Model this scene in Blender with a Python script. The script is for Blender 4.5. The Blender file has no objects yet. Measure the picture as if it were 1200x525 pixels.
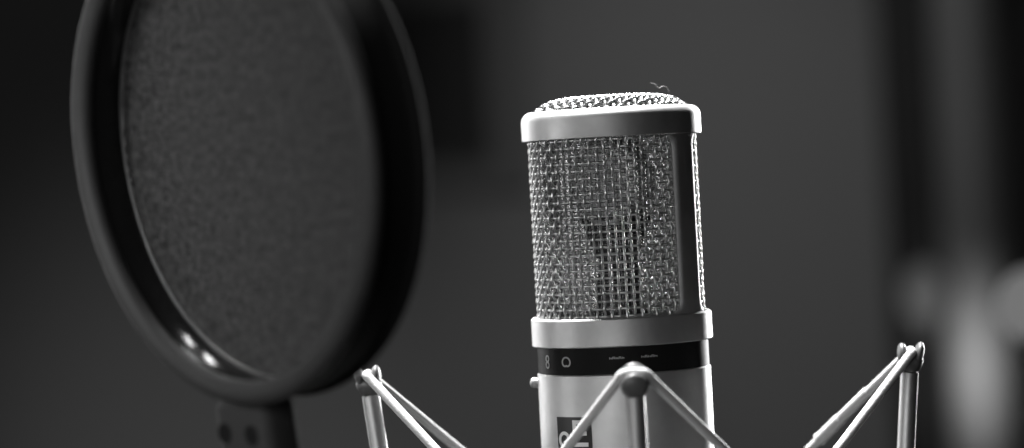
import bpy, bmesh, math, random
import numpy as np
from mathutils import Vector, Matrix
R = math.radians
random.seed(4); rng = np.random.default_rng(4)
sc = bpy.context.scene
COL = sc.collection
mm = 0.001

# ------------------------------------------------------------------ camera
FPX, W, H = 3520.0, 1200.0, 525.0
ROLL, PITCH = R(3.1), R(0.73)
CAM = Vector((0, -0.88, 1.20))
fw = Vector((0, math.cos(PITCH), -math.sin(PITCH)))
u0 = Vector((0, math.sin(PITCH), math.cos(PITCH)))
cr = Vector((1, 0, 0)) * math.cos(ROLL) - u0 * math.sin(ROLL)
cu = Vector((1, 0, 0)) * math.sin(ROLL) + u0 * math.cos(ROLL)
cb = -fw
def ray(px, py):
    return fw + cr * ((px - W/2) / FPX) + cu * ((H/2 - py) / FPX)
def at(px, py, Y):
    d = ray(px, py)
    return CAM + d * ((Y - CAM.y) / d.y)
cd = bpy.data.cameras.new("camera")
cd.sensor_width = 36; cd.lens = 36 * FPX / W
cd.clip_start = 0.02; cd.clip_end = 60
cd.dof.use_dof = True; cd.dof.focus_distance = 0.858
cd.dof.aperture_fstop = (cd.lens / 1000) / 0.0185
cam = bpy.data.objects.new("camera", cd); COL.objects.link(cam)
cam.matrix_world = Matrix((cr, cu, cb)).transposed().to_4x4(); cam.location = CAM
sc.camera = cam

# ------------------------------------------------------------------ materials
def nodes(name):
    m = bpy.data.materials.new(name); m.use_nodes = True
    nt = m.node_tree
    return m, nt, nt.nodes["Principled BSDF"]
def mat(name, v, rough=0.5, metal=0.0, noise=None, bump=0.0, bscale=4000, rvar=0.0, rscale=300, spec=0.5, vvar=0.0, sheen=0.0):
    """grey procedural surface: base value v, fine bump, roughness mottling"""
    m, nt, b = nodes(name)
    L = nt.links
    b.inputs["Base Color"].default_value = (v, v, v, 1)
    b.inputs["Roughness"].default_value = rough
    b.inputs["Metallic"].default_value = metal
    b.inputs["Specular IOR Level"].default_value = spec
    if sheen: b.inputs["Sheen Weight"].default_value = sheen
    tc = nt.nodes.new("ShaderNodeTexCoord")
    if bump:
        n = nt.nodes.new("ShaderNodeTexNoise"); n.inputs["Scale"].default_value = bscale; n.inputs["Detail"].default_value = 3
        bp = nt.nodes.new("ShaderNodeBump"); bp.inputs["Strength"].default_value = bump; bp.inputs["Distance"].default_value = 0.0002
        L.new(tc.outputs["Object"], n.inputs["Vector"]); L.new(n.outputs["Fac"], bp.inputs["Height"]); L.new(bp.outputs["Normal"], b.inputs["Normal"])
    if rvar:
        n = nt.nodes.new("ShaderNodeTexNoise"); n.inputs["Scale"].default_value = rscale; n.inputs["Detail"].default_value = 5
        mr = nt.nodes.new("ShaderNodeMapRange")
        mr.inputs["From Min"].default_value = .3; mr.inputs["From Max"].default_value = .7
        mr.inputs["To Min"].default_value = rough - rvar; mr.inputs["To Max"].default_value = rough + rvar
        L.new(tc.outputs["Object"], n.inputs["Vector"]); L.new(n.outputs["Fac"], mr.inputs["Value"]); L.new(mr.outputs["Result"], b.inputs["Roughness"])
    if vvar:
        n = nt.nodes.new("ShaderNodeTexNoise"); n.inputs["Scale"].default_value = rscale * 1.7; n.inputs["Detail"].default_value = 4
        mr = nt.nodes.new("ShaderNodeMapRange")
        mr.inputs["From Min"].default_value = .3; mr.inputs["From Max"].default_value = .7
        mr.inputs["To Min"].default_value = v * (1 - vvar); mr.inputs["To Max"].default_value = v * (1 + vvar)
        L.new(tc.outputs["Object"], n.inputs["Vector"]); L.new(n.outputs["Fac"], mr.inputs["Value"]); L.new(mr.outputs["Result"], b.inputs["Base Color"])
    return m
M = {}
M["satin"] = mat("satin_nickel", .55, .50, .9, bump=.10, bscale=9000, rvar=.03, rscale=250, vvar=.03)
M["wire"] = mat("plated_wire", .72, .31, .9, rvar=.06, rscale=900)
M["domewire"] = mat("dome_wire", .60, .28, 1.0, rvar=.06, rscale=900)
M["gauze"] = mat("fine_gauze_wire", .34, .24, 1.0)
M["blackband"] = mat("black_anodised", .010, .5, 0.0, bump=.08, bscale=7000, spec=.06)
M["print"] = mat("pale_print", .42, .6)
M["badge"] = mat("badge_black", .018, .4, spec=.35)
M["badgeprint"] = mat("badge_white", .78, .5)
M["capsule"] = mat("capsule_metal", .62, .42, .6)
M["membrane"] = mat("membrane_foil", .75, .4, .0)
M["saddle"] = mat("dark_saddle", .012, .5)
M["rod"] = mat("rod_metal", .50, .46, .9, rvar=.05, rscale=400, bump=.08, bscale=3000)
M["rubber"] = mat("grey_rubber", .085, .40, 0.0, bump=.15, bscale=2500)
M["cord"] = None
M["plastic"] = mat("black_plastic", .010, .34, 0.0, bump=.10, bscale=2500, rvar=.05, rscale=200, spec=.3)
M["matte"] = mat("matte_plastic", .008, .75, 0.0, bump=.15, bscale=2500, spec=.10)
M["gloss"] = mat("gloss_plastic", .008, .12, 0.0, bump=.03, bscale=900, spec=.45)
M["edging"] = mat("soft_edging", .028, .62, 0.0, bump=.2, bscale=2500, spec=.3, vvar=.08, rscale=150)
M["ring"] = mat("retainer_metal", .10, .4, .5, rvar=.1, rscale=500)
M["bracket"] = mat("bracket_plastic", .024, .8, 0.0, bump=.1, bscale=2500, spec=.3)
M["foam"] = mat("acoustic_foam", .055, .95, 0.0, bump=.3, bscale=300, spec=.1)
M["board"] = mat("grey_board", .085, .9, 0.0, bump=.1, bscale=60)
M["lint"] = mat("lint", .6, .8)
M["wall"] = mat("painted_wall", .12, .9, 0.0, bump=.1, bscale=60, vvar=.06, rscale=.8)
M["drape"] = mat("black_drape", .012, .95)
M["pale"] = mat("pale_upright", .12, .6, vvar=.12, rscale=3)
M["lampmetal"] = mat("lamp_metal", .06, .4, .5)
# elastic cord : woven sleeve
m, nt, b = nodes("elastic_weave"); M["cord"] = m
b.inputs["Roughness"].default_value = .7; b.inputs["Base Color"].default_value = (.46, .46, .46, 1)
b.inputs["Sheen Weight"].default_value = .2
tc = nt.nodes.new("ShaderNodeTexCoord"); vo = nt.nodes.new("ShaderNodeTexVoronoi"); vo.inputs["Scale"].default_value = 1600
bp = nt.nodes.new("ShaderNodeBump"); bp.inputs["Strength"].default_value = .5; bp.inputs["Distance"].default_value = .0002
nt.links.new(tc.outputs["Object"], vo.inputs["Vector"]); nt.links.new(vo.outputs["Distance"], bp.inputs["Height"]); nt.links.new(bp.outputs["Normal"], b.inputs["Normal"])
# pop screen : knitted nylon, slightly see-through between the threads
m, nt, b = nodes("nylon_knit"); M["nylon"] = m
b.inputs["Roughness"].default_value = .55; b.inputs["Base Color"].default_value = (.085, .085, .085, 1)
b.inputs["Specular IOR Level"].default_value = .15; b.inputs["Sheen Weight"].default_value = .03
tc = nt.nodes.new("ShaderNodeTexCoord")
vals = []
for rot, s in ((0, 2200), (math.pi/2, 2200)):
    mp = nt.nodes.new("ShaderNodeMapping"); mp.inputs["Rotation"].default_value = (0, 0, rot + .3)
    wv = nt.nodes.new("ShaderNodeTexWave"); wv.inputs["Scale"].default_value = s / 6.283; wv.inputs["Distortion"].default_value = 1.2; wv.inputs["Detail Scale"].default_value = .3
    nt.links.new(tc.outputs["Object"], mp.inputs["Vector"]); nt.links.new(mp.outputs["Vector"], wv.inputs["Vector"]); vals.append(wv.outputs["Fac"])
mx = nt.nodes.new("ShaderNodeMath"); mx.operation = "MAXIMUM"; nt.links.new(vals[0], mx.inputs[0]); nt.links.new(vals[1], mx.inputs[1])
bp = nt.nodes.new("ShaderNodeBump"); bp.inputs["Strength"].default_value = .7; bp.inputs["Distance"].default_value = .0002
nt.links.new(mx.outputs[0], bp.inputs["Height"]); nt.links.new(bp.outputs["Normal"], b.inputs["Normal"])
nz = nt.nodes.new("ShaderNodeTexNoise"); nz.inputs["Scale"].default_value = 480; nz.inputs["Detail"].default_value = 6; nz.inputs["Roughness"].default_value = .75
nt.links.new(tc.outputs["Object"], nz.inputs["Vector"])
cm = nt.nodes.new("ShaderNodeMapRange"); cm.inputs["From Min"].default_value = .36; cm.inputs["From Max"].default_value = .68
cm.inputs["To Min"].default_value = .010; cm.inputs["To Max"].default_value = .066
nt.links.new(nz.outputs["Fac"], cm.inputs["Value"]); nt.links.new(cm.outputs["Result"], b.inputs["Base Color"])
al = nt.nodes.new("ShaderNodeMapRange"); al.inputs["To Min"].default_value = .62; al.inputs["To Max"].default_value = 1.0
nt.links.new(mx.outputs[0], al.inputs["Value"]); nt.links.new(al.outputs["Result"], b.inputs["Alpha"])
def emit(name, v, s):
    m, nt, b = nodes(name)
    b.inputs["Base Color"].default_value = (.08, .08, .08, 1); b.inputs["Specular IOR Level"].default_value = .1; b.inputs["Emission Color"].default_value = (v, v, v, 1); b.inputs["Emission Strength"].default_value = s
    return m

# ------------------------------------------------------------------ mesh helpers
def link(name, verts, faces, material, parent=None, smooth=True, loc=None):
    me = bpy.data.meshes.new(name)
    me.from_pydata([tuple(v) for v in verts], [], [tuple(int(i) for i in f) for f in faces])
    bm = bmesh.new(); bm.from_mesh(me); bmesh.ops.recalc_face_normals(bm, faces=bm.faces); bm.to_mesh(me); bm.free()
    if smooth:
        me.polygons.foreach_set("use_smooth", [True] * len(me.polygons))
    me.materials.append(material); me.update()
    o = bpy.data.objects.new(name, me); COL.objects.link(o)
    if parent is not None: o.parent = parent
    if loc is not None: o.location = loc
    return o
def autosmooth(o, deg=35):
    o.data.set_sharp_from_angle(angle=R(deg)); return o
class Geo:
    def __init__(s): s.v = []; s.f = []; s.n = 0
    def add(s, v, f):
        v = np.asarray(v, float); s.v.append(v); s.f.extend([[i + s.n for i in q] for q in f]); s.n += len(v)
    def build(s, name, material, parent=None, smooth=True):
        return link(name, np.vstack(s.v), s.f, material, parent, smooth)
    def tube(s, P, r, ref, sides=6, closed=False, caps=True):
        P = np.asarray(P, float); n = len(P); ref = np.asarray(ref, float)
        if ref.ndim == 1: ref = np.tile(ref, (n, 1))
        T = np.gradient(P, axis=0)
        if closed: T = np.roll(P, -1, 0) - np.roll(P, 1, 0)
        T /= np.linalg.norm(T, axis=1)[:, None]
        B = np.cross(T, ref); B /= np.linalg.norm(B, axis=1)[:, None]
        N = np.cross(B, T)
        r = np.broadcast_to(np.asarray(r, float), (n,))
        a = np.linspace(0, 2*np.pi, sides, endpoint=False)
        V = P[:, None, :] + r[:, None, None] * (np.cos(a)[None, :, None] * N[:, None, :] + np.sin(a)[None, :, None] * B[:, None, :])
        F = []
        for i in range(n if closed else n - 1):
            j = (i + 1) % n
            for k in range(sides):
                l = (k + 1) % sides
                F.append((i*sides + k, i*sides + l, j*sides + l, j*sides + k))
        if not closed and caps:
            F.append(tuple(range(sides))); F.append(tuple((n-1)*sides + k for k in range(sides)))
        s.add(V.reshape(-1, 3), F)
    def lathe(s, prof, seg=96, closed=False, mat4=None, a0=0, a1=2*math.pi):
        """profile [(r,z)] about z"""
        pr = np.asarray(prof, float); m = len(pr)
        full = abs(a1 - a0 - 2*math.pi) < 1e-6
        A = np.linspace(a0, a1, seg, endpoint=not full)
        V = np.stack([np.outer(np.cos(A), pr[:, 0]), np.outer(np.sin(A), pr[:, 0]), np.tile(pr[:, 1], (seg, 1))], -1).reshape(-1, 3)
        if mat4 is not None:
            mtx = np.array(mat4); V = V @ mtx[:3, :3].T + mtx[:3, 3]
        F = []
        for i in range(seg if full else seg - 1):
            j = (i + 1) % seg
            for k in range(m if closed else m - 1):
                l = (k + 1) % m
                F.append((i*m + k, j*m + k, j*m + l, i*m + l))
        s.add(V, F)
    def box(s, c, half, axes=None, bev=0):
        bm = bmesh.new(); bmesh.ops.create_cube(bm, size=2)
        for v in bm.verts: v.co = Vector((v.co.x*half[0], v.co.y*half[1], v.co.z*half[2]))
        if bev: bmesh.ops.bevel(bm, geom=bm.edges[:], offset=bev, segments=3, affect='EDGES', profile=.5)
        bm.verts.index_update()
        V = np.array([v.co[:] for v in bm.verts]); F = [[v.index for v in f.verts] for f in bm.faces]; bm.free()
        if axes is not None: V = V @ np.array([list(a) for a in axes])
        s.add(V + np.array(c), F)
    def ellipsoid(s, c, half, axes=None, seg=24, rings=16):
        V = []; F = []
        for i in range(rings + 1):
            t = math.pi * i / rings
            for k in range(seg):
                p = 2*math.pi*k/seg
                V.append((half[0]*math.sin(t)*math.cos(p), half[1]*math.sin(t)*math.sin(p), half[2]*math.cos(t)))
        for i in range(rings):
            for k in range(seg):
                l = (k+1) % seg
                F.append((i*seg+k, i*seg+l, (i+1)*seg+l, (i+1)*seg+k))
        V = np.array(V)
        if axes is not None: V = V @ np.array([list(a) for a in axes])
        s.add(V + np.array(c), F)
def arc(cx, cz, r, a0, a1, n=8):
    return [(cx + r*math.cos(R(a)), cz + r*math.sin(R(a))) for a in np.linspace(a0, a1, n)]
def empty(name, loc, label=None, cat=None, group=None):
    o = bpy.data.objects.new(name, None); COL.objects.link(o); o.location = loc; o.empty_display_size = .02
    return tag(o, label, cat, group)
def tag(o, label=None, cat=None, group=None, kind=None):
    if label: o["label"] = label
    if cat: o["category"] = cat
    if group: o["group"] = group
    if kind: o["kind"] = kind
    return o
def local(parent, P):
    """world points -> coordinates of an unrotated empty"""
    return np.asarray(P, float) - np.array(parent.location)
def az(deg):
    """direction at an azimuth measured from the viewer's side, + to the right"""
    a = R(deg); return np.array([math.sin(a), -math.cos(a), 0.0])

# ------------------------------------------------------------------ microphone
axp = at(722, 262, 0.0)
AX = Vector((axp.x, 0, 0))
Z0 = 1.20                       # all mic heights below are relative to this level (mm)
mic = empty("studio_microphone", (AX.x, 0, Z0), "silver large diaphragm studio microphone with woven wire head held upright in the cradle", "microphone")
FRONT = -38                     # azimuth of the mic's front
# top ring
g = Geo()
ro, ri, zt, zb, bv = 26.25, 22.9, 20.9, 12.4, 2.9
prof = [(ro, zb), (ro, zt - bv)] + arc(ro - bv, zt - bv, bv, 0, 90, 12)[1:] + [(ri + .4, zt)] + arc(ri + .4, zt - .4, .4, 90, 180, 4)[1:] + [(ri, zb + .5), (ri + 2.0, zb + .5), (ri + 2.4, zb), (ro - .25, zb - .0)]
prof = [(ro - .2, zb)] + [(ro, zb + .2)] + prof[1:]
g.lathe(np.array(prof) * mm, 192, closed=True)
autosmooth(g.build("top_ring", M["satin"], mic), 40)
# lower ring
g = Geo()
zt2, zb2 = -39.2, -47.5
g.lathe(np.array([(25.0, zb2), (26.1, zb2), (26.4, zb2 + .3), (26.4, zt2 - .5), (25.9, zt2), (23.2, zt2), (23.2, zb2)]) * mm, 192, closed=True)
autosmooth(g.build("lower_ring", M["satin"], mic), 40)
# black switch collar
g = Geo()
zb3 = -55.2
g.lathe(np.array([(20, zb3), (25.05, zb3), (25.05, zb2 + .1), (20, zb2 + .1)]) * mm, 192, closed=True)
collar = autosmooth(g.build("switch_collar", M["blackband"], mic), 30)
# body
g = Geo()
zb4 = -150
g.lathe(np.array([(18, zb3 - .05), (25.0, zb3 - .05), (25.35, zb3 - .4), (25.35, zb4 + 3), (23.5, zb4), (18, zb4)]) * mm, 192, closed=True)
autosmooth(g.build("body", M["satin"], mic), 30)
g = Geo()
g.lathe(np.array([(0.01, zb4 + .5), (14, zb4 + .5), (14, zb4 - 10), (12, zb4 - 13), (0.01, zb4 - 13)]) * mm, 64)
autosmooth(g.build("plug_socket", M["rod"], mic), 30)

# woven side grille
def weave_cyl(Rm, zlo, zhi, nw, rows, r, amp, sides, sub):
    g = Geo()
    dz = (zhi - zlo) / rows
    for k in range(nw):                                    # uprights
        t = 2*math.pi*k/nw
        e = np.array([math.cos(t), math.sin(t), 0])
        z = np.linspace(zlo, zhi, rows*sub + 1)
        ph = (z - zlo)/dz*math.pi + k*math.pi
        rad = Rm + amp*np.cos(ph) + rng.normal(0, amp*.06)
        jit = 0.04*np.sin(z*.35 + rng.uniform(0, 6)) * (amp/.42) + rng.normal(0, .03)
        P = np.outer(rad, e) + np.outer(jit, [-e[1], e[0], 0]); P[:, 2] = z
        g.tube(P*mm, r*mm, e, sides)
    for j in range(1, rows):                               # rings
        z = zlo + j*dz + rng.normal(0, .04)
        t = np.linspace(0, 2*np.pi, nw*sub, endpoint=False)
        ph = t/(2*np.pi)*nw*math.pi + j*math.pi
        rad = Rm - .04 - .55*amp*np.cos(ph)
        P = np.stack([rad*np.cos(t), rad*np.sin(t), z + .02*np.sin(t*5 + j)], -1)
        E = np.stack([np.cos(t), np.sin(t), 0*t], -1)
        g.tube(P*mm, r*.9*mm, E, sides, closed=True)
    return g
grille = weave_cyl(24.0, -41, 14, 70, 25, .38, .34, 8, 6).build("side_grille", M["wire"], mic)
weave_cyl(22.5, -41, 14, 116, 46, .11, .12, 4, 2).build("fine_gauze", M["gauze"], grille)

# domed grille on top : woven square net draped over a crown
def crown(x, y):
    rr = np.hypot(x, y) / 22.9
    return 19.2 + 4.7 * (1 - np.clip(rr, 0, 1)**5)**.8
def dome_net(pitch, r, amp, sides, drop):
    g = Geo(); c, s = math.cos(R(FRONT + 45)), math.sin(R(FRONT + 45))
    n = int(22.6/pitch)
    for fam in (0, 1):
        for i in range(-n, n + 1):
            o = i*pitch
            L = math.sqrt(max(22.7**2 - o*o, 0))
            if L < 2: continue
            t = np.linspace(-L, L, max(10, int(2*L/pitch*7)))
            ph = t/pitch*math.pi + i*math.pi + fam*math.pi
            a, b = (t, np.full_like(t, o)) if fam == 0 else (np.full_like(t, o), t)
            a = a + 0; x, y = a*c - b*s, a*s + b*c
            z = crown(x, y) - drop + amp*np.cos(ph)
            z = np.maximum(z, 18.5)
            g.tube(np.stack([x, y, z], -1)*mm, r*mm, np.array([0, 0, 1.0]), sides)
    return g
dome = dome_net(2.17, .62, .64, 8, .1).build("dome_grille", M["domewire"], mic)
dome_net(1.05, .16, .15, 4, 1.5).build("fine_gauze", M["gauze"], dome)

# two side bars of the head, with rounded window corners
def sidebar(a):
    zlo, zhi, rad, th = zt2 - .2, zb + .25, 25.85, 1.5
    hw, fil = 5.2, 4.0
    zs = np.concatenate([zlo + fil*(1 - np.cos(np.linspace(0, math.pi/2, 10))), np.linspace(zlo + fil, zhi - fil, 14)[1:-1], zhi - fil + fil*np.sin(np.linspace(0, math.pi/2, 10))])
    V, F, ns = [], [], 21
    cols = []
    for z in zs:
        e = 0
        for d in (z - zlo, zhi - z):
            if d < fil: e = max(e, fil - math.sqrt(max(fil**2 - (fil - d)**2, 0)))
        w = hw + e
        ring = []
        for k in range(ns):                                # outer skin, chamfered towards the edges
            f = -1 + 2*k/(ns - 1)
            s = f*w
            edge = w - abs(s)
            rr = rad - (.9*(1 - edge/1.4)**1.4 if edge < 1.4 else 0)
            ang = R(a) + s/rad
            ring.append((math.sin(ang)*rr, -math.cos(ang)*rr, z))
        for k in reversed(range(ns)):
            f = -1 + 2*k/(ns - 1)
            ang = R(a) + f*w/rad; rr = rad - th
            ring.append((math.sin(ang)*rr, -math.cos(ang)*rr, z))
        cols.append(ring)
    m_ = len(cols[0]); V = np.array(cols).reshape(-1, 3)
    for i in range(len(cols) - 1):
        for k in range(m_):
            l = (k + 1) % m_
            F.append((i*m_ + k, i*m_ + l, (i+1)*m_ + l, (i+1)*m_ + k))
    F.append(tuple(range(m_))); F.append(tuple((len(cols)-1)*m_ + k for k in range(m_)))
    o = link("head_bar", V*mm, F, M["satin"], mic)
    autosmooth(o, 40)
sidebar(FRONT + 91); sidebar(FRONT - 90)

# capsule inside the head
fx = az(FRONT); sx = np.array([-fx[1], fx[0], 0]) ; up = np.array([0, 0, 1.0])
caps_m = Matrix(((sx[0], up[0], fx[0], 0), (sx[1], up[1], fx[1], 0), (sx[2], up[2], fx[2], -0.5*mm), (0, 0, 0, 1)))
g = Geo()
for sg in (1, -1):
    g.lathe(np.array([(11.6, 0.6*sg), (13.0, .6*sg), (13.0, 4.2*sg), (12.4, 5.2*sg), (11.4, 5.4*sg), (11.0, 4.6*sg)])*mm, 72, mat4=caps_m)
g.lathe(np.array([(11.8, -.7), (11.8, .7)])*mm, 72, mat4=caps_m)
capsule = autosmooth(g.build("capsule", M["capsule"], mic), 35)
g = Geo()
for sg in (1, -1):
    g.lathe(np.array([(0.01, 4.9*sg), (1.2, 4.9*sg), (1.4, 4.5*sg), (11.1, 4.5*sg)])*mm, 72, mat4=caps_m)
g.build("membrane", M["membrane"], capsule)
g = Geo()                                                  # flared yoke that carries the capsule
A4 = np.array([list(sx), list(fx), list(up)])
for z0_, z1_, w0_, w1_, d in ((-22.5, -10.0, 3.8, 10.0, 5.0), (-41, -22.5, 7.0, 3.8, 4.0)):
    V = []
    for z_, w_ in ((z0_, w0_), (z1_, w1_)):
        for q in ((-1, -1), (1, -1), (1, 1), (-1, 1)): V.append((q[0]*w_, q[1]*d, z_))
    g.add((np.array(V) @ A4)*mm, [(0, 1, 2, 3), (4, 5, 6, 7), (0, 1, 5, 4), (1, 2, 6, 5), (2, 3, 7, 6), (3, 0, 4, 7)])
g.build("capsule_yoke", M["saddle"], mic, smooth=False)
g = Geo(); g.lathe(np.array([(.01, -40.5), (22.5, -40.5), (22.5, -41.5), (.01, -41.5)])*mm, 64)
autosmooth(g.build("head_floor", M["saddle"], mic), 30)

g = Geo(); g.lathe(np.array([(.01, 16.6), (22.4, 16.6), (22.8, 17.4), (22.4, 18.2), (.01, 18.2)])*mm, 64)   # disc added under the domed net to block the top light
autosmooth(g.build("foam_disc", M["saddle"], mic), 30)

# marks printed on the collar and the badge, wrapped on the cylinder
def wrap(polys, a, zc, rad, th=.10):
    """polys: list of (u,v) outlines in mm (u to the right) -> thin raised shapes on the cylinder"""
    V, F = [], []
    for P in polys:
        n = len(P); b0 = len(V)
        for rr in (rad + th, rad - .05):
            for (u, v) in P:
                an = R(a) + u/rad
                V.append((math.sin(an)*rr, -math.cos(an)*rr, zc + v))
        F.append(tuple(b0 + i for i in range(n)))
        for i in range(n):
            j = (i + 1) % n
            F.append((b0 + i, b0 + j, b0 + n + j, b0 + n + i))
    return np.array(V)*mm, F
def stroke(pts, w, closed=False):
    """polyline -> quads"""
    out = []; n = len(pts)
    P = [np.array(p, float) for p in pts]
    off = []
    for i in range(n):
        a = P[(i-1) % n] if (closed or i > 0) else P[i]; b_ = P[(i+1) % n] if (closed or i < n-1) else P[i]
        d = b_ - a; d /= np.linalg.norm(d); off.append(np.array([-d[1], d[0]])*w/2)
    for i in range(n if closed else n-1):
        j = (i+1) % n
        out.append([tuple(P[i]-off[i]), tuple(P[j]-off[j]), tuple(P[j]+off[j]), tuple(P[i]+off[i])])
    return out
def card(n=48, s=1.0):                                     # cardioid, notch down
    pts = []
    for i in range(n):
        t = 2*math.pi*i/n
        r_ = 1.0 + .86*math.sin(t)
        pts.append((s*1.0*r_*math.cos(t), s*(r_*math.sin(t) - .75)))
    return pts
zc = -51.4
V, F = wrap(stroke(card(48, 1.18), .44, True), -43, zc, 25.05); link("pattern_symbol", V, F, M["print"], collar, False)
circ = lambda cx, cy, r_, n=28: [(cx + r_*math.cos(2*math.pi*i/n), cy + r_*math.sin(2*math.pi*i/n)) for i in range(n)]
V, F = wrap(stroke(circ(0, .95, .85), .38, True) + stroke(circ(0, -.9, .85), .38, True), -63, zc - .1, 25.05); link("pattern_symbol", V, F, M["print"], collar, False)
def marks(a, seed):                                        # the tiny rows of figures, unreadable in the photograph
    rr = random.Random(seed); polys = []
    u = -2.15
    for i in range(5):
        w = rr.choice((.5, .62, .7)); h = .62
        polys += stroke([(u, -h/2), (u, h/2)], .17)
        if i % 2: polys += stroke([(u, h/2), (u + w, h/2)], .17)
        polys += stroke([(u + w*.95, h/2 - .15), (u + w*.95, -h/2)], .17) + stroke([(u + .1, 0), (u + w, 0)], .15)
        u += w + .32
    V, F = wrap(polys, a, zc + .75, 25.05); link("lettering", V, F, M["print"], collar, False)
marks(-6, 1); marks(15, 5)
# badge
zbd = -67.6 - 5.6
V, F = [], []
def grid_patch(a, zc, w, h, rad, th, nu=14):
    V, F = [], []
    for rr in (rad + th, rad - .1):
        for i in range(nu + 1):
            u = -w/2 + w*i/nu; an = R(a) + u/rad
            for v in (-h/2, h/2): V.append((math.sin(an)*rr, -math.cos(an)*rr, zc + v))
    o = 2*(nu + 1)
    for i in range(nu):
        F.append((2*i, 2*i+2, 2*i+3, 2*i+1)); F.append((o+2*i, o+2*i+1, o+2*i+3, o+2*i+2))
        F.append((2*i, o+2*i, o+2*i+2, 2*i+2)); F.append((2*i+1, 2*i+3, o+2*i+3, o+2*i+1))
    F.append((0, 1, o+1, o)); F.append((2*nu, o+2*nu, o+2*nu+1, 2*nu+1))
    return np.array(V)*mm, F
V, F = grid_patch(FRONT - 1.7, zbd, 12.6, 12.0, 25.35, .12)
badge = autosmooth(link("logo_badge", V, F, M["badge"], mic), 40)
s_pts = [(-1.55, -.25)] + [(-3.05 + 1.72*math.cos(R(t)), .0 + 1.72*math.sin(R(t))) for t in range(20, 340, 16)]
let = stroke([(-3.3 + 1.85*math.cos(R(t)), -.6 + 1.95*math.sin(R(t))) for t in range(0, 360, 12)], .95, True)
let += stroke([(-4.6, -5.0), (-3.3, -5.4), (-1.9, -4.6), (-1.6, -3.4), (-2.6, -2.6)], .95)
E = []
for (x0, y0, x1, y1) in ((.1, -2.5, 1.35, 5.1), (1.35, 3.9, 5.2, 5.1), (1.35, .7, 4.8, 1.9), (1.35, -2.5, 5.2, -1.3)):
    E.append([(x0, y0), ((x0+x1)/2, y0), (x1, y0), (x1, y1), ((x0+x1)/2, y1), (x0, y1)])
V, F = wrap(let + E, FRONT - 1.9, zbd, 25.47, .08); link("lettering", V, F, M["badgeprint"], badge, False)
# small pin at the side of the body, just under the collar
p0 = at(631, 449, 0.0); p1 = at(621.5, 448, 0.0)
g = Geo()
P = np.array([local(mic, p0 + (p1 - p0)*t) for t in (-.8, 0, .55, .8, .95, 1.02)])
g.tube(P, np.array([1.5, 1.5, 1.5, 1.4, 1.0, .3])*mm, (0, 0, 1), 20)
g.build("side_pin", M["rod"], mic)

# a curl of lint caught on the top net
g = Geo()
pts = [at(784, 108, .002), at(781, 102, .001), at(776, 101, 0), at(772, 103, 0), at(767, 98, 0), at(762, 97, 0)]
P = []
for i in range(len(pts) - 1):
    for t in np.linspace(0, 1, 6, endpoint=False):
        p_ = [pts[max(i-1, 0)], pts[i], pts[i+1], pts[min(i+2, len(pts)-1)]]
        P.append(.5*((2*p_[1]) + (p_[2]-p_[0])*t + (2*p_[0]-5*p_[1]+4*p_[2]-p_[3])*t*t + (3*p_[1]-p_[0]-3*p_[2]+p_[3])*t**3))
base = Vector(pts[0])
g.tube(np.array([list(p - base) for p in P]), .05*mm, (0, 1, .1), 5)
o = g.build("lint_fibre", M["lint"]); o.location = base
tag(o, "tiny pale curl of lint sticking up from the domed top net", "lint")

# ------------------------------------------------------------------ elastic cradle
capL, capR, capF = at(431, 441, 0.0), at(1067, 414, 0.0), at(743, 440, -.079)
mc = Vector(((capL.x + capR.x)/2, 0, 0)); RAD = (capR.x - capL.x)/2
ztop = (capL.z + capR.z)/2
mount = empty("shock_mount", (mc.x, 0, ztop - .075), "metal spider cradle with upright posts and pale elastic cords round the microphone", "shock mount")
C0 = np.array([mc.x, 0, ztop])
posts = [("L", -92), ("F", -3), ("R", 88)]
heads = {}
def mk_post(a, top, drop=0.0):
    er = az(a); et = np.array([-er[1], er[0], 0]); e3 = np.array([0, 0, 1.0])
    lean = (e3 + .10*er); lean /= np.linalg.norm(lean)
    top = np.asarray(top, float)
    g = Geo()
    A_ = top - lean*5.4*mm; B_ = top - lean*78*mm
    g.tube(local(mount, [A_ - lean*0, A_ - lean*.3*mm, A_ - lean*.31*mm, B_]), np.array([2.2, 2.55, 2.6, 2.6])*mm, er, 32)
    po = autosmooth(g.build("post", M["rod"], mount), 40)
    g = Geo()                                              # rubber head: cup with two ears, cord runs between them
    mtx = Matrix((tuple(er) + (0,), tuple(et) + (0,), tuple(lean) + (0,), (0, 0, 0, 1)))
    q = np.array(mtx)[:3, :3]
    prof = [(0.01, -5.6), (2.4, -5.6), (2.85, -5.2), (3.6, -3.6), (3.9, -2.2), (3.5, -1.3), (2.0, -.9), (0.01, -.9)]
    gg = Geo(); gg.lathe(np.array(prof)*mm, 32)
    V = np.vstack(gg.v) @ q + local(mount, top); g.add(V, gg.f)
    for sg in (-1, 1):
        ax_ = er*math.cos(R(9)) - lean*math.sin(R(9))*sg
        zz = lean*math.cos(R(9)) + er*math.sin(R(9))*sg
        c = local(mount, top) + er*sg*2.35*mm + lean*(-0.2 - (drop if sg > 0 else 0))*mm
        g.ellipsoid(c, np.array([1.55, 3.7, 3.5])*mm, [ax_, et, zz])
    g.build("rubber_head", M["rubber"], po)
    return top, er, et, lean
for n, a in posts:
    t = {"L": capL, "R": capR, "F": capF}.get(n)
    if t is None: t = C0 + az(a)*RAD
    heads[n] = mk_post(a, t, 2.6 if n == "F" else 0)
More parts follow.
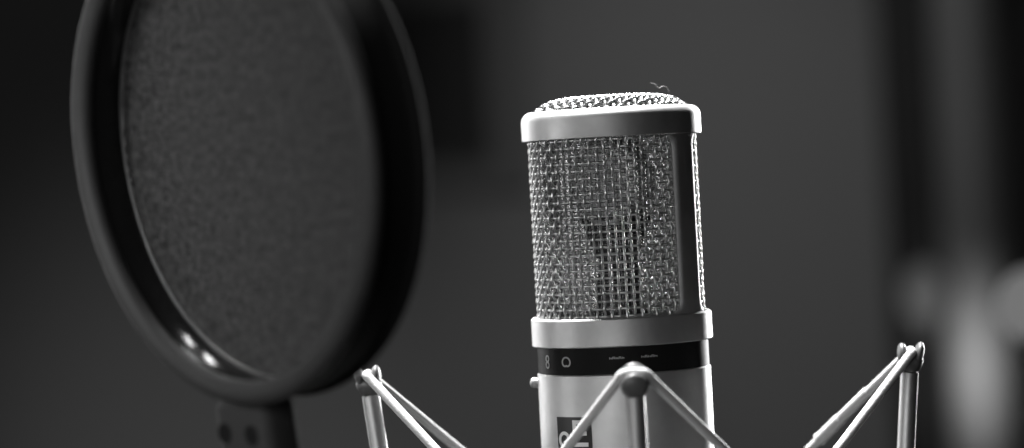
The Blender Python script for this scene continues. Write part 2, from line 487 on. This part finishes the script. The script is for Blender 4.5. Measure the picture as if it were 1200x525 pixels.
# inner hooks and cradle ring
hooks = []
hr, hz = 56*mm, ztop - 41*mm
for a in (-47, 43, 133, 223):
    hooks.append(np.array([mc.x, 0, hz]) + az(a)*hr)
order = ["L", "F", "R"]
path = []
def strand_pts(h, prev_hook, next_hook):
    top, er, et, lean = heads[h]
    out = []
    up_ = top + lean*.75*mm
    ts = 1 if np.dot(next_hook - prev_hook, et) > 0 else -1
    a0 = up_ - et*ts*3.0*mm - lean*.35*mm; a1 = up_ + et*ts*3.0*mm - lean*.35*mm
    d0 = (prev_hook - a0)/np.linalg.norm(prev_hook - a0); d1 = (next_hook - a1)/np.linalg.norm(next_hook - a1)
    out += [prev_hook + (a0 - prev_hook)*.25, prev_hook + (a0 - prev_hook)*.5, a0 + d0*14*mm, a0 + d0*7*mm, a0 + d0*3*mm, a0, up_, a1, a1 + d1*3*mm, a1 + d1*7*mm, a1 + d1*14*mm, next_hook + (a1 - next_hook)*.5, next_hook + (a1 - next_hook)*.25]
    return out
for i, h in enumerate(order):
    ph, nh = hooks[(i - 1) % 4], hooks[i]
    path += strand_pts(h, ph, nh)
    path += [nh + np.array([0, 0, -1.5])*mm]
path += [hooks[2]*.7 + hooks[3]*.3, hooks[2]*.3 + hooks[3]*.7, hooks[3] + np.array([0, 0, -1.5])*mm]
path = np.array(path)
def spline(P, sub, closed=True):
    n = len(P); out = []
    for i in range(n):
        p0_, p1_, p2_, p3_ = P[(i-1) % n], P[i], P[(i+1) % n], P[(i+2) % n]
        t0 = 0; t1 = t0 + np.linalg.norm(p1_-p0_)**.5; t2 = t1 + np.linalg.norm(p2_-p1_)**.5; t3 = t2 + np.linalg.norm(p3_-p2_)**.5
        for t in np.linspace(t1, t2, sub, endpoint=False):
            A1 = (t1-t)/(t1-t0)*p0_ + (t-t0)/(t1-t0)*p1_; A2 = (t2-t)/(t2-t1)*p1_ + (t-t1)/(t2-t1)*p2_; A3 = (t3-t)/(t3-t2)*p2_ + (t-t2)/(t3-t2)*p3_
            B1 = (t2-t)/(t2-t0)*A1 + (t-t0)/(t2-t0)*A2; B2 = (t3-t)/(t3-t1)*A2 + (t-t1)/(t3-t1)*A3
            out.append((t2-t)/(t2-t1)*B1 + (t-t1)/(t2-t1)*B2)
    return np.array(out)
SP = spline(path, 8)
c3 = np.array([mc.x, 0, hz - .03])
g = Geo(); rf = SP - c3; rf /= np.linalg.norm(rf, axis=1)[:, None]
g.tube(local(mount, SP), 1.38*mm, rf, 16, closed=True)
cord = g.build("elastic_cord", M["cord"], mount)
# crimp sleeves where the cord is joined (back strand of the right-hand post)
hB = hooks[2]; tR = heads["R"][0]
top, er, et, lean = heads["R"]
a_s = top + lean*.75*mm + et*(1 if np.dot(hB - top, et) > 0 else -1)*3.0*mm
g = Geo()
def on(t): return a_s + (hB - a_s)*t
d_ = (hB - a_s)/np.linalg.norm(hB - a_s)
g.tube(local(mount, [on(.30), on(.305), on(.50), on(.505)]), np.array([1.5, 1.68, 1.68, 1.5])*mm, (0, 1, 0), 20)
g.tube(local(mount, [on(.50), on(.505), on(.64), on(.66)]), np.array([1.6, 1.95, 1.95, 2.15])*mm, (0, 1, 0), 20)
autosmooth(g.build("crimp_sleeve", M["cord"], mount), 30)
g = Geo()
zr = ztop - 78*mm
g.lathe([(RAD - 13*mm, zr - mount.location.z), (RAD - 4*mm, zr - mount.location.z), (RAD - 4*mm, zr - mount.location.z + 6*mm), (RAD - 13*mm, zr - mount.location.z + 6*mm)], 128, closed=True)
autosmooth(g.build("outer_ring", M["rod"], mount), 30)
g = Geo()
dxm = AX.x - mc.x
V0 = Matrix.Translation((dxm, 0, 0))
g.lathe([(25.6*mm, -.04), (29*mm, -.04), (29*mm, -.022), (25.6*mm, -.022)], 96, closed=True, mat4=V0)
autosmooth(g.build("inner_ring", M["rod"], mount), 30)
for h in hooks:
    g = Geo(); hl = local(mount, h); r_ = hl.copy(); r_[2] = 0; r_ /= np.linalg.norm(r_)
    a_ = np.array([dxm, 0, -.03]) + r_*28*mm
    g.tube([a_, (a_ + hl)/2 + np.array([0, 0, -.012]), hl + np.array([0, 0, -.004]), hl + r_*2*mm + np.array([0, 0, -.001]), hl + r_*3*mm + np.array([0, 0, .003])], 1.6*mm, np.cross(r_, [0, 0, 1]), 12)
    g.build("cord_hook", M["rod"], mount)

# ------------------------------------------------------------------ pop filter
YP = -0.130
pc = at(256.3, 177.2, YP)
al_, tl = R(55.2), R(8.8)
los = (pc - CAM).normalized()
bb = -los                                     # towards the camera
rr_ = (cr - cr.dot(bb)*bb).normalized(); uu_ = bb.cross(rr_)
wv_ = -rr_*math.sin(tl) + uu_*math.cos(tl)                 # up in the hoop's plane
side = rr_*math.cos(tl) + uu_*math.sin(tl)
nn = bb*math.cos(al_) - side*math.sin(al_)                 # the hoop's front normal
hh = wv_.cross(nn)                                         # right in the hoop's plane
pop = empty("pop_filter", pc, "round black pop filter with dark nylon mesh screen, standing left of the microphone", "pop filter")
pop.matrix_world = Matrix((hh, wv_, nn)).transposed().to_4x4(); pop.location = pc
RO = 301.3/FPX*(pc - CAM).length                              # outer radius of the front lip
TH = .0140; lip = .0032
# hoop profile (r, z) with z = 0 at the front lip's centre, going back to -TH
ri_ = RO - 2*lip
g = Geo(); g.lathe([(RO - lip + lip*math.cos(a), lip*.85*math.sin(a)) for a in np.linspace(0, 2*math.pi, 28, endpoint=False)], 224, closed=True)
ri_ = RO - 2*lip
pf = [(RO - .0016, -.0018), (ri_ + .0016, -.0018), (ri_ + .0030, -.0022), (ri_ + .0030, -TH + .0022)]
pf += arc(RO - .0019, -TH, .0019, 180, 420, 14)
pf += [(RO - .0012, -TH + .003), (RO - .0016, -TH/2)]
gh = Geo(); gh.lathe(pf, 224, closed=True)
hoop = autosmooth(gh.build("hoop", M["matte"], pop), 50)
gb = Geo()
pb = [(ri_ + .0022 - .0004*math.sin(math.pi*t), -.0024 - .0095*t) for t in np.linspace(0, 1, 13)]
gb.lathe(pb + [(ri_ + .0029, -.0119), (ri_ + .0029, -.0024)], 320, closed=True)
autosmooth(gb.build("inner_band", M["gloss"], hoop), 50)
g.build("rim_edging", M["edging"], hoop)
# screen: slightly slack fabric, two faces
SC = -.0118; rs = ri_ + .0024
g = Geo(); prof = [(max(t*rs, 1e-5), SC - .0010*math.cos(t*math.pi/2)) for t in np.linspace(0, 1, 24)]
g.lathe(prof, 160)
g.build("mesh_screen", M["nylon"], pop)
g = Geo(); t = np.linspace(0, 2*np.pi, 200, endpoint=False)
g.tube(np.stack([(ri_ + .0017)*np.cos(t), (ri_ + .0017)*np.sin(t), np.full_like(t, SC + .0006)], -1), .0005, (0, 0, 1), 10, closed=True)
g.build("retaining_wire", M["ring"], pop)
# bracket under the hoop
g = Geo(); bw, bh, bt = .0112, .017, .0056
bx = -.0130
g.box((bx, -RO - bh + .0016, -.0078), (bw, bh, bt), bev=.003)
brk = autosmooth(g.build("bracket", M["bracket"], pop), 40)
for q in (-1, 1):
    g = Geo()
    g.lathe(np.array([(.0001, .05), (1.9, .05), (2.1, .3), (2.5, .35), (2.75, .1), (2.75, -1)])*mm, 28, mat4=Matrix.Translation((bx - .0012 + q*.0058, -RO - .0075 - .0004*q, -.0078 + bt)))
    autosmooth(g.build("screw", M["matte"], brk), 40)
g = Geo()
P = [(bx + .001, -RO - 2*bh + .004, -.0078), (bx + .001, -RO - 2*bh - .03, -.0078), (bx + .004, -RO - .09, -.02), (bx + .02, -RO - .13, -.05)]
g.tube(spline(np.array(P), 8)[:24], .0045, (0, 0, 1), 16)
g.build("gooseneck", M["plastic"], pop)

# ------------------------------------------------------------------ background
YW = 2.0
g = Geo(); g.box((0, YW + .05, 1.2), (4.0, .05, 1.8))
w = g.build("back_wall", M["wall"], smooth=False); tag(w, "plain grey painted studio wall out of focus", kind="structure")
# dark drape at the right, with soft folds
def drape(name, pxl, pxr, Y, material, depth, folds, zlo, zhi, thick):
    a = at(pxl, 262, Y); b_ = at(pxr, 262, Y); n = 120
    V, F = [], []
    for s in (0, 1):
        for i in range(n + 1):
            t = i/n; x = a.x + (b_.x - a.x)*t; y = Y + depth*math.sin(t*folds*2*math.pi + .7*math.sin(t*9)) + s*thick
            for z in (zlo, zhi): V.append((x, y, z))
    o_ = 2*(n+1)
    for i in range(n):
        F += [(2*i, 2*i+2, 2*i+3, 2*i+1), (o_+2*i, o_+2*i+1, o_+2*i+3, o_+2*i+2), (2*i, o_+2*i, o_+2*i+2, 2*i+2), (2*i+1, 2*i+3, o_+2*i+3, o_+2*i+1)]
    F += [(0, 1, o_+1, o_), (2*n, o_+2*n, o_+2*n+1, 2*n+1)]
    base = Vector(((a.x+b_.x)/2, Y, zlo)); V = [Vector(v) - base for v in V]
    o = link(name, V, F, material); o.location = base
    return o
tag(drape("curtain", 1040, 1700, 1.93, M["drape"], .012, 9, .2, 2.4, .01), "black hanging curtain covering the right side of the back wall", "curtain")
# ridged panel added to darken a soft patch of the wall
pl0, pl1 = at(395, 190, 1.95), at(572, 190, 1.95); pzt = at(260, 14, 1.95).z; pzb = at(260, 196, 1.95).z
V, F = [], []; n = 36
for i in range(n + 1):
    x = pl0.x + (pl1.x - pl0.x)*i/n; y = 1.988 if i % 2 else 1.982
    for (yy, z) in ((y, pzb), (y, pzt), (1.999, pzt), (1.999, pzb)): V.append((x, yy, z))
for i in range(n):
    for k in range(4): F.append((4*i + k, 4*i + (k+1) % 4, 4*i + 4 + (k+1) % 4, 4*i + 4 + k))
F += [(0, 1, 2, 3), (4*n, 4*n+3, 4*n+2, 4*n+1)]
base = Vector(((pl0.x + pl1.x)/2, 1.999, (pzb + pzt)/2))
o = link("acoustic_panel", [Vector(v) - base for v in V], F, M["foam"], smooth=False); o.location = base
tag(o, "dark ridged acoustic foam panel on the wall behind the pop filter", "acoustic panel")
g = Geo(); f0, f1 = at(350, 190, 1.99), at(622, 190, 1.99); fzt = at(260, -30, 1.99).z; fzb = at(260, 238, 1.99).z  # paler border added round the dark panel, imitates a soft penumbra
g.box((((f0.x + f1.x)/2 - base.x), -.0035, (fzt + fzb)/2 - base.z), ((f1.x - f0.x)/2, .003, (fzt - fzb)/2))
g.build("backing_board", M["board"], o, smooth=False)
# pale upright standing in front of the drape
pa = at(1143, 262, 1.75)
up_o = empty("pale_upright", (pa.x, 1.75, .3), "tall pale grey upright column blurred in front of the black curtain", "column")
g = Geo(); g.lathe([(.001, 0), (.030, 0)] + [(.030, 1.16), (.022, 1.19), (.001, 1.20)], 48)
autosmooth(g.build("shaft", M["pale"], up_o), 40)
g = Geo(); g.lathe([(.001, -.1), (.12, -.1), (.12, -.085), (.03, -.075), (.03, 0), (.001, 0)], 48)
autosmooth(g.build("base", M["lampmetal"], up_o), 40)
# two glowing globes added in place of blurred glints far behind
def glint(px, py, Y, r_, s, label, squash=1.0):
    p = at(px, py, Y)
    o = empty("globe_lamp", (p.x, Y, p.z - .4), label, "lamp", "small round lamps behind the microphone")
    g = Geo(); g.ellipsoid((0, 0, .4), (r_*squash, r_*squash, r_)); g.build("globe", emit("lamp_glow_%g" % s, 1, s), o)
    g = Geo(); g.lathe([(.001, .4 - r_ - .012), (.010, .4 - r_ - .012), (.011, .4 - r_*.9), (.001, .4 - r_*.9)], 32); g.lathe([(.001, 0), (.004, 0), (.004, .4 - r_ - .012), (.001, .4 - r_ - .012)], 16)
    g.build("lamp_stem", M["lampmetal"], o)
glint(1212, 357, .60, 44/FPX*1.48, .16, "brighter round lamp glowing at the right edge beside the pale column")
glint(1084, 345, 1.7, 36/FPX*2.58, .055, "dimmer round lamp between the dark curtain and the pale column", .7)

# ------------------------------------------------------------------ light
def area(name, loc, target, size, power, sizey=None, spread=180, shape=None):
    l = bpy.data.lights.new(name, "AREA"); l.energy = power; l.size = size
    l.shape = shape or ("RECTANGLE" if sizey else "SQUARE")
    if sizey: l.size_y = sizey
    l.spread = R(spread)
    o = bpy.data.objects.new(name, l); COL.objects.link(o); o.location = loc
    o.rotation_euler = (Vector(target) - Vector(loc)).to_track_quat('-Z', 'Y').to_euler()
    return o
def spot(name, loc, target, power, ang, blend=1.0, size=.05):
    l = bpy.data.lights.new(name, "SPOT"); l.energy = power; l.spot_size = R(ang); l.spot_blend = blend; l.shadow_soft_size = size
    o = bpy.data.objects.new(name, l); COL.objects.link(o); o.location = loc
    o.rotation_euler = (Vector(target) - Vector(loc)).to_track_quat('-Z', 'Y').to_euler()
    return o
T = Vector((AX.x, 0, 1.19))
def polar(a, el, d): return T + Vector(az(a))*d*math.cos(R(el)) + Vector((0, 0, d*math.sin(R(el))))
area("key_softbox", polar(-29, 7, 1.25), T, .80, 2.3, .5, spread=110)
area("side_softbox", polar(-140, 6, .9), T, .16, .65, .5, spread=90)
area("left_softbox", polar(-80, 6, .95), T, .30, .085, .4, spread=34)
area("rim_softbox", polar(152, 4, 1.0), T, .16, .85, .7, spread=32)
area("top_softbox", polar(-150, 70, .75), T, .26, 2.8, spread=36)
area("left_accent", (-.36, -.30, 1.31), at(185, 160, -.10), .06, .045, spread=44)  # unseen light added to brighten the screen towards its upper left
# two small square lamps high in front, mirrored in the inside of the hoop
for (qx, qy, bt_) in ((194, 412, 1), (219, 434, 1)):
    p_ = at(qx, qy, YP); p_ = CAM + (p_ - CAM)*((pc - CAM).dot(nn)/((p_ - CAM).dot(nn)))
    d_ = (p_ - CAM).normalized(); mi = (pc - p_).normalized()
    m_ = mi*math.cos(R(bt_)) + nn*math.sin(R(bt_))
    r_ = d_ - 2*d_.dot(m_)*m_
    area("panel_lamp", p_ + r_*.9, p_, .08, .15, spread=40)
wr = at(930, 290, YW); wl = at(300, 590, YW)
spot("wall_wash_right", (wr.x - .5, .9, 2.5), wr, 56, 25)
spot("wall_wash_left", (wl.x, .9, .6), wl, 13, 38)
pu = at(1143, 420, 1.75)
spot("column_light", (pu.x - .36, .95, .84), pu, 80, 10)
world = bpy.data.worlds.new("World"); sc.world = world; world.use_nodes = True
world.node_tree.nodes["Background"].inputs["Color"].default_value = (.02, .02, .02, 1)
world.node_tree.nodes["Background"].inputs["Strength"].default_value = .15
sc.view_settings.view_transform = "Standard"; sc.view_settings.look = "None"; sc.view_settings.exposure = 0; sc.view_settings.gamma = 1
sc.cycles.use_denoising = True
sc.cycles.sample_clamp_indirect = 4
